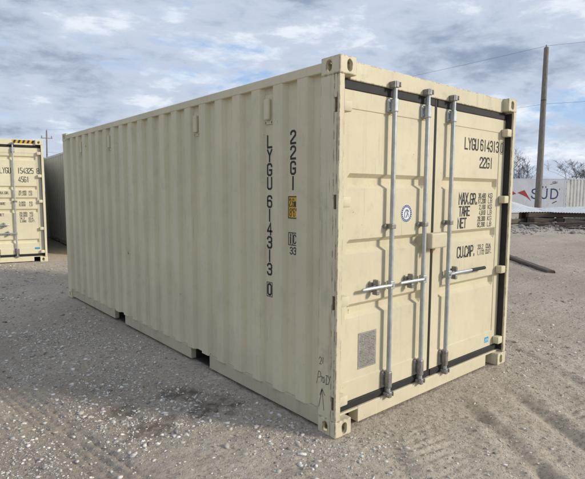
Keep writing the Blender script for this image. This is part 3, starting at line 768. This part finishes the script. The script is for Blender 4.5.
# lettering down the long side
sux = (0, -1, 0); XT = .0425
onto('lettering', 'black', main, lambda mb: text(mb, 'LYGU', (XT, .818, 2.050), sux, uz, .086, .050, .02, .0155, True, .1075))
onto('lettering', 'black', main, lambda mb: text(mb, '614313', (XT, .818, 1.586), sux, uz, .086, .050, .02, .0155, True, .1075))
def sb0(mb):
    text(mb, '0', (XT, .813, .885), sux, uz, .086, .040, .02, .0145, True, .1)
    ribbon(mb, [(-.014, -.014), (.054, -.014), (.054, .100), (-.014, .100), (-.014, -.014)], .005, Vector((XT, .813, .885)), Vector(sux), Vector(uz), Vector((-1, 0, 0)))
onto('lettering', 'black', main, sb0)
onto('lettering', 'black', main, lambda mb: text(mb, '22G1', (XT, .536, 2.062), sux, uz, .088, .050, .02, .0155, True, .112))
mb = MB(); mb.bbox(.0405, .0434, .4585, .5615, 1.507, 1.674, .0005); mb.build('height_sticker', 'yellow', main)
def hs(mb):
    o = Vector((.0402, .5615, 1.507)); a, b_, n_ = Vector(sux), Vector(uz), Vector((-1, 0, 0))
    ribbon(mb, [(.004, .004), (.099, .004), (.099, .163), (.004, .163), (.004, .004)], .007, o, a, b_, n_)
    text(mb, '2.6m', (.0402, .546, 1.597), sux, uz, .056, .015, .006, .006); text(mb, "8'6\"", (.0402, .541, 1.525), sux, uz, .056, .018, .006, .006)
onto('height_sticker_print', 'black', main, hs)
def icm(mb):
    o = Vector((XT, .5585, 1.308)); a, b_, n_ = Vector(sux), Vector(uz), Vector((-1, 0, 0))
    ribbon(mb, [(0, 0), (.096, 0), (.096, .092), (0, .092), (0, 0)], .006, o, a, b_, n_)
    ribbon(mb, [(.049, .004), (.049, .088)], .006, o, a, b_, n_)
    text(mb, 'i', (XT, .550, 1.322), sux, uz, .068, .030, .01, .012); text(mb, 'C', (XT, .500, 1.322), sux, uz, .064, .024, .01, .008)
    text(mb, '33', (XT, .540, 1.240), sux, uz, .050, .026, .014, .0075)
onto('lettering', 'black', main, icm)
def graffiti(mb):
    o = Vector((.0052, 0, 0)); a, b_, n_ = Vector((0, 1, 0)), Vector(uz), Vector((-1, 0, 0))
    for st in ([(.172, .532), (.165, .548), (.150, .543), (.150, .526), (.168, .496), (.148, .500)], [(.132, .552), (.136, .508)],
               [(.196, .345), (.176, .442), (.158, .438), (.152, .408), (.180, .394)], [(.150, .372), (.142, .414), (.134, .400)],
               [(.130, .370), (.118, .372), (.112, .398), (.122, .412), (.132, .400), (.130, .372)], [(.100, .362), (.092, .430)],
               [(.104, .428), (.080, .432), (.066, .404), (.078, .372), (.102, .366)], [(.066, .400), (.060, .436), (.050, .420)],
               [(.140, .320), (.120, .170)], [(.140, .320), (.172, .180)], [(.141, .322), (.160, .272)], [(.140, .322), (.112, .282)]):
        ribbon(mb, st, .0042, o, a, b_, n_)
mbg = MB(); graffiti(mbg); mbg.v = [(x, y, z) for x, y, z in mbg.v]; mbg.f = [f[::-1] for f in mbg.f]
mbg.build('marker_scribble', 'pencil', main)

# ---- the tall cream container behind
lc = container('shipping_container', (FOOT[1][0], FOOT[1][1], 0), LA, 12.192, 2.896, M['paint2'], ribs=(.50, 1.22, 1.49, 1.76, 2.46), rods=((.64, -1, .30, False, .90), (1.03, -1, .30, False, .72), (1.41, 1, .26, False, .90), (1.80, -1, .42, False, .70)))
tag(lc, 'bright cream tall container with hazard stripe on its header, marked LYGU 154325', 'container')
ld = [o for o in lc.children if o.name.startswith('door') and 'header' not in o.name and 'sill' not in o.name][1]
word(ld, 'LYGU', 1.525, 2.105, .125, .042, .016, .0135); word(ld, '154325', 1.885, 2.105, .125, .040, .0165, .0135)
word(ld, '8', 2.288, 2.105, .125, .040, .02, .0135, y=.0772); word(ld, '45G1', 1.895, 1.905, .120, .040, .018, .0135)
for a, b_, z in (('30,480', 'KG', 1.655), ('67,200', 'LB', 1.592), ('3,900', 'KG', 1.400), ('8,600', 'LB', 1.338), ('26,580', 'KG', 1.150), ('58,600', 'LB', 1.088), ('76.2', 'CU.M.', 1.02), ('2,690', 'CU.FT.', .955)):
    word(ld, a, 1.885, z, .045, .020, .0095, .0075); word(ld, b_, 2.10 if len(b_) < 4 else 2.07, z, .045, .026 if len(b_) < 4 else .018, .009, .0075)
for a, z in (('MAX.GR.', 1.62), ('TARE', 1.37), ('NET', 1.11)): word(ld, a, 1.46, z, .055, .028, .010, .009)
mb = MB(); mb.bbox(2.17, 2.28, .0765, .0779, .30, .345, .0005); mb.build('sticker', 'skyblue', ld)
lh = [o for o in lc.children if o.name.startswith('door_header')][0]
mb = MB(); mb.box(1.80, 2.268, .0575, .0599, 2.805, 2.880); mb.build('hazard_stripe', 'yellow', lh)
def hz_(mb):
    for k in range(5):
        x = 1.812+k*.094
        mb.add([(x, .0570, 2.806), (x+.045, .0570, 2.806), (x+.075, .0570, 2.879), (x+.030, .0570, 2.879)], [(0, 1, 2, 3)])
onto('hazard_stripe_print', 'black', lh, hz_)

# ---- grey container between and behind
gc = container('shipping_container', (FOOT[2][0], FOOT[2][1], 0), GA, 6.058, 2.896, M['grey'], ribs=(.6, 1.3, 2.0), rods=((.6, -1, .3, False), (1.8, 1, .3, False)))
tag(gc, 'dull grey green container in shade behind the beige one', 'container')

# ---- white lettered container and the rust streaked one beyond the yard
sc_ = container('shipping_container', (*SUD_R, 0), FAR_A, 12.192, 2.896, M['white'], ribs=(.6, 1.3, 2.0), rods=((.6, -1, .3, False), (1.8, 1, .3, False)), flat=True)
tag(sc_, 'smooth white container with dark SÜD lettering and red pennants behind the utility pole', 'container')
def sud(mb):
    o = Vector((.0095, 2.88, 1.24)); a, b_, n_ = Vector(sux), Vector(uz), Vector((-1, 0, 0))
    def S(x, pts, sw): ribbon(mb, [(x+p, q_) for p, q_ in pts], sw, o, a, b_, n_)
    S(0, [(.50, .62), (.44, .72), (.26, .77), (.08, .70), (.05, .55), (.14, .44), (.40, .34), (.50, .20), (.44, .05), (.26, 0), (.08, .05), (.03, .17)], .11)
    x = .76
    S(x, [(.05, .77), (.05, .22), (.12, .05), (.28, 0), (.44, .05), (.51, .22), (.51, .77)], .11); S(x, [(-.04, .78), (.14, .78)], .03); S(x, [(.42, .78), (.60, .78)], .03)
    S(x, [(.15, .90), (.15, .98)], .08); S(x, [(.40, .90), (.40, .98)], .08)
    x = 1.56
    S(x, [(.06, 0), (.06, .77), (.30, .77), (.50, .68), (.60, .48), (.60, .28), (.50, .09), (.30, 0), (.06, 0)], .11); S(x, [(.74, .72), (.74, .80)], .05)
onto('lettering', 'blue', sc_, sud)
def small(mb):
    text(mb, 'SUDU 613027 4'.replace('S', '5').replace('D', '0'), (.0095, 1.30, 2.56), sux, uz, .11, .055, .03, .018)
    text(mb, '45R1', (.0095, .95, 2.36), sux, uz, .10, .055, .03, .016)
    text(mb, 'MAX', (.0095, .98, .83), sux, uz, .16, .09, .03, .03)
onto('lettering', 'black', sc_, lambda mb: (text(mb, '45R1', (.0095, 1.20, 2.52), sux, uz, .12, .08, .04, .022), ribbon(mb, [(0, 0), (.5, .12)], .05, Vector((.0095, 1.35, 2.40)), Vector(sux), Vector(uz), Vector((-1, 0, 0))), ribbon(mb, [(0, 0), (.30, .15)], .07, Vector((.0095, 1.10, .86)), Vector(sux), Vector(uz), Vector((-1, 0, 0)))))
def penn(mb):
    for pts in ([(4.05, 1.70), (3.47, 1.93), (2.86, 1.00), (3.30, 1.36)], [(4.62, 1.95), (4.12, 1.62), (4.50, 1.50)]):
        mb.add([(.0095, y, z) for y, z in pts], [tuple(range(len(pts)))])
onto('pennant_print', 'red', sc_, penn)
rc_ = container('shipping_container', (*RUS_R, 0), FAR_A, 6.058, 2.896, M['rusty'], ribs=(.6, 1.3, 2.0), rods=((.6, -1, .3, False), (1.8, 1, .3, False)))
tag(rc_, 'dirty white corrugated container streaked with brown rust beside the lettered white one', 'container')

# ------------------------------------------------------------------ utility poles and cables
def zg(x, y): return float(ground_h(np.array([x]), np.array([y]))[0])
def pole(base, top, r0, r1, label, arm=None):
    root = empty('utility_pole', base)
    b, t_ = Vector((0, 0, -.12)), Vector(top)-Vector(base)
    n = 9; pts = [b.lerp(t_, k/n) for k in range(n+1)]
    smooth_angle(MB().tube(pts, [r0+(r1-r0)*k/n for k in range(n+1)], 14).build('pole_shaft', 'pole', root), 50)
    d = (t_-b).normalized()
    if arm:
        p = t_-d*.9; MB().tube([p-Vector(arm), p+Vector(arm)], .055, 4).build('cross_arm', 'pole', root)
        for s_ in (-.85, .85): MB().tube([p+Vector(arm)*s_, p+Vector(arm)*s_+Vector((0, 0, .28))], [.05, .06], 8).build('insulator', 'castst', root)
    MB().tube([t_-d*.06, t_+d*.10, t_+d*.16], [.05, .05, .035], 10).build('insulator', 'castst', root)
    for k in (2.9, 3.3): 
        p = t_-d*k; MB().tube([p-d*.03, p+d*.03], r1*1.16, 14).build('pole_band', 'rust', root)
    return tag(root, label, 'pole')
A0, A1 = (25.35, 9.53, zg(25.35, 9.53)), (26.33, 9.93, 9.62)
pole(A0, A1, .185, .125, 'leaning grey wooden utility pole standing behind the white roofing sheets')
B0, B1 = (14.1, 63.2, zg(14.1, 63.2)), (14.4, 63.55, 8.95)
pole(B0, B1, .11, .075, 'small distant utility pole with a cross arm beyond the grey container', arm=(.62, -.16, 0))
def cable(p, q_, sag, label, r=.006, n=24):
    p, q_ = Vector(p), Vector(q_); pts = []
    for k in range(n+1):
        f = k/n; c = p.lerp(q_, f); c.z -= sag*4*f*(1-f); pts.append(c)
    o = MB().tube(pts, r, 6).build('overhead_cable', 'wire')
    tag(o, label, 'cable')
top = Vector(A1)+Vector((0, 0, .10))
Cc = Vector((36.2, -33, 10.4))
cable(top, Vector(B1)+Vector((0, 0, .1)), 1.0, 'upper overhead cable running from the leaning pole to the distant pole')
cable(top, Cc, .8, 'upper overhead cable running out from the leaning pole top past the rusty container')
dd = (Vector(A1)-Vector(A0)).normalized(); low = Vector(A1)-dd*3.1
cable(low+Vector((0, .15, 0)), Vector(B1)-Vector((0, 0, 2.6)), .9, 'lower overhead cable running from the leaning pole to the distant pole', .006)
cable(low+Vector((0, -.15, 0)), Cc-Vector((0, 0, 3.1)), .6, 'lower overhead cable running out from the leaning pole past the rusty container', .006)
pole((Cc.x, Cc.y, zg(Cc.x, Cc.y)), Cc-Vector((0, 0, .1)), .185, .125, 'grey wooden utility pole carrying the far ends of two overhead cables')

# ------------------------------------------------------------------ scrap pile beyond the yard road
def at(px, D, z=None):     # ground-plan point: px is measured along the view's cross direction, in metres of D
    q_ = (px-292.5)/492.45*D
    x = CAM.x+FWD[0]*D+RT[0]*q_; y = CAM.y+FWD[1]*D+RT[1]*q_
    return (x, y, zg(x, y) if z is None else z)
def roofing(D0, depth, prof, label, pitch=.13, thick=.004, skew=0.0):
    # prof: list of (px, front edge z, back edge z)
    xs = np.array([p[0] for p in prof]); zz = np.array([p[1] for p in prof]); zb_ = np.array([p[2] for p in prof])
    n = int((xs[-1]-xs[0])/492.45*D0/(pitch/6)); vs = []
    rows = 7; W_ = n+1
    for r in range(rows):
        f = r/(rows-1)
        for i in range(W_):
            px = xs[0]+(xs[-1]-xs[0])*i/n; z = np.interp(px, xs, zz)*(1-f)+np.interp(px, xs, zb_)*f+.013*math.sin(i/6*2*math.pi)+.03*math.sin(3*f+px*.05)
            q_ = (px-292.5)/492.45*D0+skew*f; D = D0+depth*f
            vs.append((CAM.x+FWD[0]*D+RT[0]*q_, CAM.y+FWD[1]*D+RT[1]*q_, z))
    fs = [(r*W_+i, r*W_+i+1, (r+1)*W_+i+1, (r+1)*W_+i) for r in range(rows-1) for i in range(n)]
    o = len(vs); vs += [(x, y, z-thick) for x, y, z in vs]; fs += [tuple(o+i for i in f[::-1]) for f in fs]
    mb = MB(); mb.add(vs, fs); ob = mb.build('roofing_sheet', 'sheet', smooth=True); tag(ob, label, 'roofing sheet', 'roofing sheets dumped on the timber pile')
roofing(23.6, 2.2, [(506, .74, 1.08), (518, .75, 1.22), (528, .76, 1.28), (537, .76, 1.20), (550, .77, 1.00), (565, .78, .90)], 'bowed white corrugated roofing sheet on top of the timber pile')
roofing(23.4, 1.5, [(552, .77, .96), (575, .78, .98), (606, .80, 1.0)], 'flat white corrugated roofing sheet lying over the long dark beams')
roofing(26.4, 1.2, [(500, 1.12, 1.30), (511, 1.12, 1.30), (519, 1.10, 1.22)], 'short white roofing sheet poking out behind the bowed sheet')
def beam(p, q_, wdt, hgt, mat, label, name='timber_beam', roll=0, group=None):
    p, q_ = Vector(p), Vector(q_); d = q_-p; L_ = d.length
    mb = MB(); n = max(4, int(L_/.22)); vs = []; c_ = min(.018, hgt*.25); rr = random.Random(int(L_*1000)+int(wdt*100))
    prof = [(-wdt/2, c_), (-wdt/2+c_, 0), (wdt/2-c_, 0), (wdt/2, c_), (wdt/2, hgt-c_), (wdt/2-c_, hgt), (-wdt/2+c_, hgt), (-wdt/2, hgt-c_)]
    sk = rr.uniform(-.06, .06)
    for i_ in range(n+1):
        f = i_/n
        for k_, (a_, b2) in enumerate(prof):
            ex = (sk*(a_/wdt)+rr.uniform(-.012, .012)) if i_ in (0, n) else 0
            vs.append((f*L_+ex, a_+.015*math.sin(f*L_*1.1)+rr.uniform(-1, 1)*.05*min(wdt, .1), b2+.010*math.sin(f*L_*.9+1)+rr.uniform(-1, 1)*.04*min(hgt, .12)))
    fs = [(i_*8+k_, i_*8+(k_+1) % 8, (i_+1)*8+(k_+1) % 8, (i_+1)*8+k_) for i_ in range(n) for k_ in range(8)]+[tuple(range(7, -1, -1)), tuple(range(n*8, n*8+8))]
    mb.add(vs, [f[::-1] for f in fs])
    o = mb.build(name, mat); o.location = p
    o.rotation_euler = (roll, -math.asin(d.z/L_), math.atan2(d.y, d.x))
    tag(o, label, 'timber', group); return o
for k, D in enumerate((23.7, 24.5)):
    a, b_ = at(527+k*2, D, .52), at(603, D+.1, .53); beam(a, b_, .26, .22, 'timber', ('long dark beam directly under the front edge of the flat roofing sheet', 'long dark beam under the back edge of the flat roofing sheet')[k])
for k, (px, l) in enumerate(((531, 'short bearer block under the left end of the two long beams'), (560, 'short bearer block under the middle of the two long beams'), (592, 'short bearer block under the right end of the two long beams'))):
    a = at(px, 23.4); b_ = at(px, 25.0); z = min(a[2], b_[2])-.03
    o = beam((a[0], a[1], z), (b_[0], b_[1], z), .30, .52-z-.012, 'timber2', l, 'timber_bearer', group='bearers under the long beams')
for k, (p0, p1, D, zz_, l) in enumerate(((530, 562, 23.62, .30, 'squat dark timber wedged between the left and middle bearers'), (562, 598, 23.66, .29, 'squat dark timber wedged between the middle and right bearers'))):
    beam(at(p0+1.2, D, zz_), at(p1-4.5, D+.05, zz_-.02), .20, .20, 'timber', l)
a, b_ = at(503, 23.2), at(531, 24.2); beam((a[0], a[1], a[2]-.02), (b_[0], b_[1], b_[2]+.10), .24, .20, 'timber', 'dark beam lying on the rubble at the foot of the bowed sheet')
a, b_ = at(556, 22.3), at(604, 22.0); beam((a[0], a[1], a[2]+.02), (b_[0], b_[1], b_[2]+.06), .22, .17, 'timber2', 'reddish beam lying on the rubble bank below the flat sheet')
a, b_ = at(520, 22.9), at(546, 22.6); beam((a[0], a[1], a[2]), (b_[0], b_[1], b_[2]+.02), .20, .14, 'timber', 'short grey plank on the rubble bank in front of the pole')
for k, (px, D) in enumerate(((520, 24.6), (540, 24.9))):
    a = at(px, D); beam((a[0], a[1], a[2]-.02), (a[0]+.5, a[1]-.42, a[2]-.02), .30, .88-a[2], 'timber', ('squared timber block holding up the bowed sheet, next to the container', 'squared timber block holding up the bowed sheet, next to the pole')[k], 'timber_block')
rb = random.Random(21)
for k in range(12):
    px = rb.uniform(517, 600); D = rb.uniform(21.4, 23.3); a_ = rb.uniform(-.5, .5); l_ = rb.uniform(.5, 1.5)
    x, y, z = at(px, D); dx, dy = RT[0]*math.cos(a_)+FWD[0]*math.sin(a_), RT[1]*math.cos(a_)+FWD[1]*math.sin(a_)
    z2 = zg(x+dx*l_, y+dy*l_)
    beam((x, y, z+.01), (x+dx*l_, y+dy*l_, z2+rb.uniform(.01, .12)), rb.uniform(.09, .17), rb.uniform(.03, .08), 'timber', 'broken weathered board strewn on the rubble below the roofing sheets', 'broken_board', group='broken boards on the rubble bank')
beam((8.72, 2.08, zg(8.72, 2.08)-.015), (10.9, 4.46, zg(10.9, 4.46)+.05), .17, .065, 'timber', 'long weathered beam lying alone on the open dirt yard')
nn_ = 26000
D_ = 19.3+11*rng.uniform(0, 1, nn_)**1.8; q_ = rng.uniform(6, 26, nn_)
rx_ = CAM.x+FWD[0]*D_+RT[0]*q_; ry_ = CAM.y+FWD[1]*D_+RT[1]*q_
kk = rng.uniform(0, 1, nn_) < np.clip(0.35+2.5*fbm(rx_*.7, ry_*.7, 131, 3), 0.05, 1)*sstep(19.3, 21.8, D_)
rx_, ry_ = rx_[kk], ry_[kk]; sz = np.clip(rng.lognormal(math.log(.027), .6, len(rx_)), .012, .16)
tn = tints(len(rx_))*.46
tag(stones('rubble', np.stack([rx_, ry_, ground_h(rx_, ry_)], -1), sz, tn, .7), 'grey broken rubble strewn over the low bank', 'rubble', kind='stuff')

# ------------------------------------------------------------------ bare trees
def bare_tree(px, D, H_, seed, label, spread=.75):
    rr = random.Random(seed); x, y, z = at(px, D)
    root = empty('bare_tree', (x, y, z)); trunk, crown = MB(), MB()
    def grow(mb, p, d, L_, r, lvl):
        n = 4; pts = [p]; rs = [r]; dd_ = d.copy()
        for k in range(n):
            dd_ = (dd_+Vector((rr.uniform(-1, 1), rr.uniform(-1, 1), rr.uniform(-.5, .8)))*.20).normalized()
            pts.append(pts[-1]+dd_*L_/n); rs.append(r*(1-.5*(k+1)/n))
        mb.tube(pts, rs, 5 if lvl < 3 else 3, caps=False)
        if lvl >= 5: return
        for k in range(rr.choice((3, 3, 4)) if lvl else 6):
            f = rr.randint(2, n) if lvl else rr.randint(1, n)
            sd = Vector((rr.uniform(-1, 1), rr.uniform(-1, 1), rr.uniform(-.1, .8))).normalized()
            grow(crown, pts[f], (dd_*(1-spread*.6)+sd*spread).normalized(), L_*rr.uniform(.55, .78), max(rs[f]*.62, .014), lvl+1)
    grow(trunk, Vector((0, 0, -.1)), Vector((0, 0, 1)), H_*.36, H_*.020, 0)
    trunk.build('trunk', 'bark', root); crown.build('crown', 'bark', root)
    return tag(root, label, 'tree')
bare_tree(519, 58, 9.6, 1, 'bare leafless tree rising behind the white lettered container')
bare_tree(574, 60, 7.4, 5, 'bare spreading tree behind the rust streaked container', .9)
bare_tree(588, 63, 8.0, 9, 'bare thicket tree next to the spreading one behind the rust streaked container', .85)
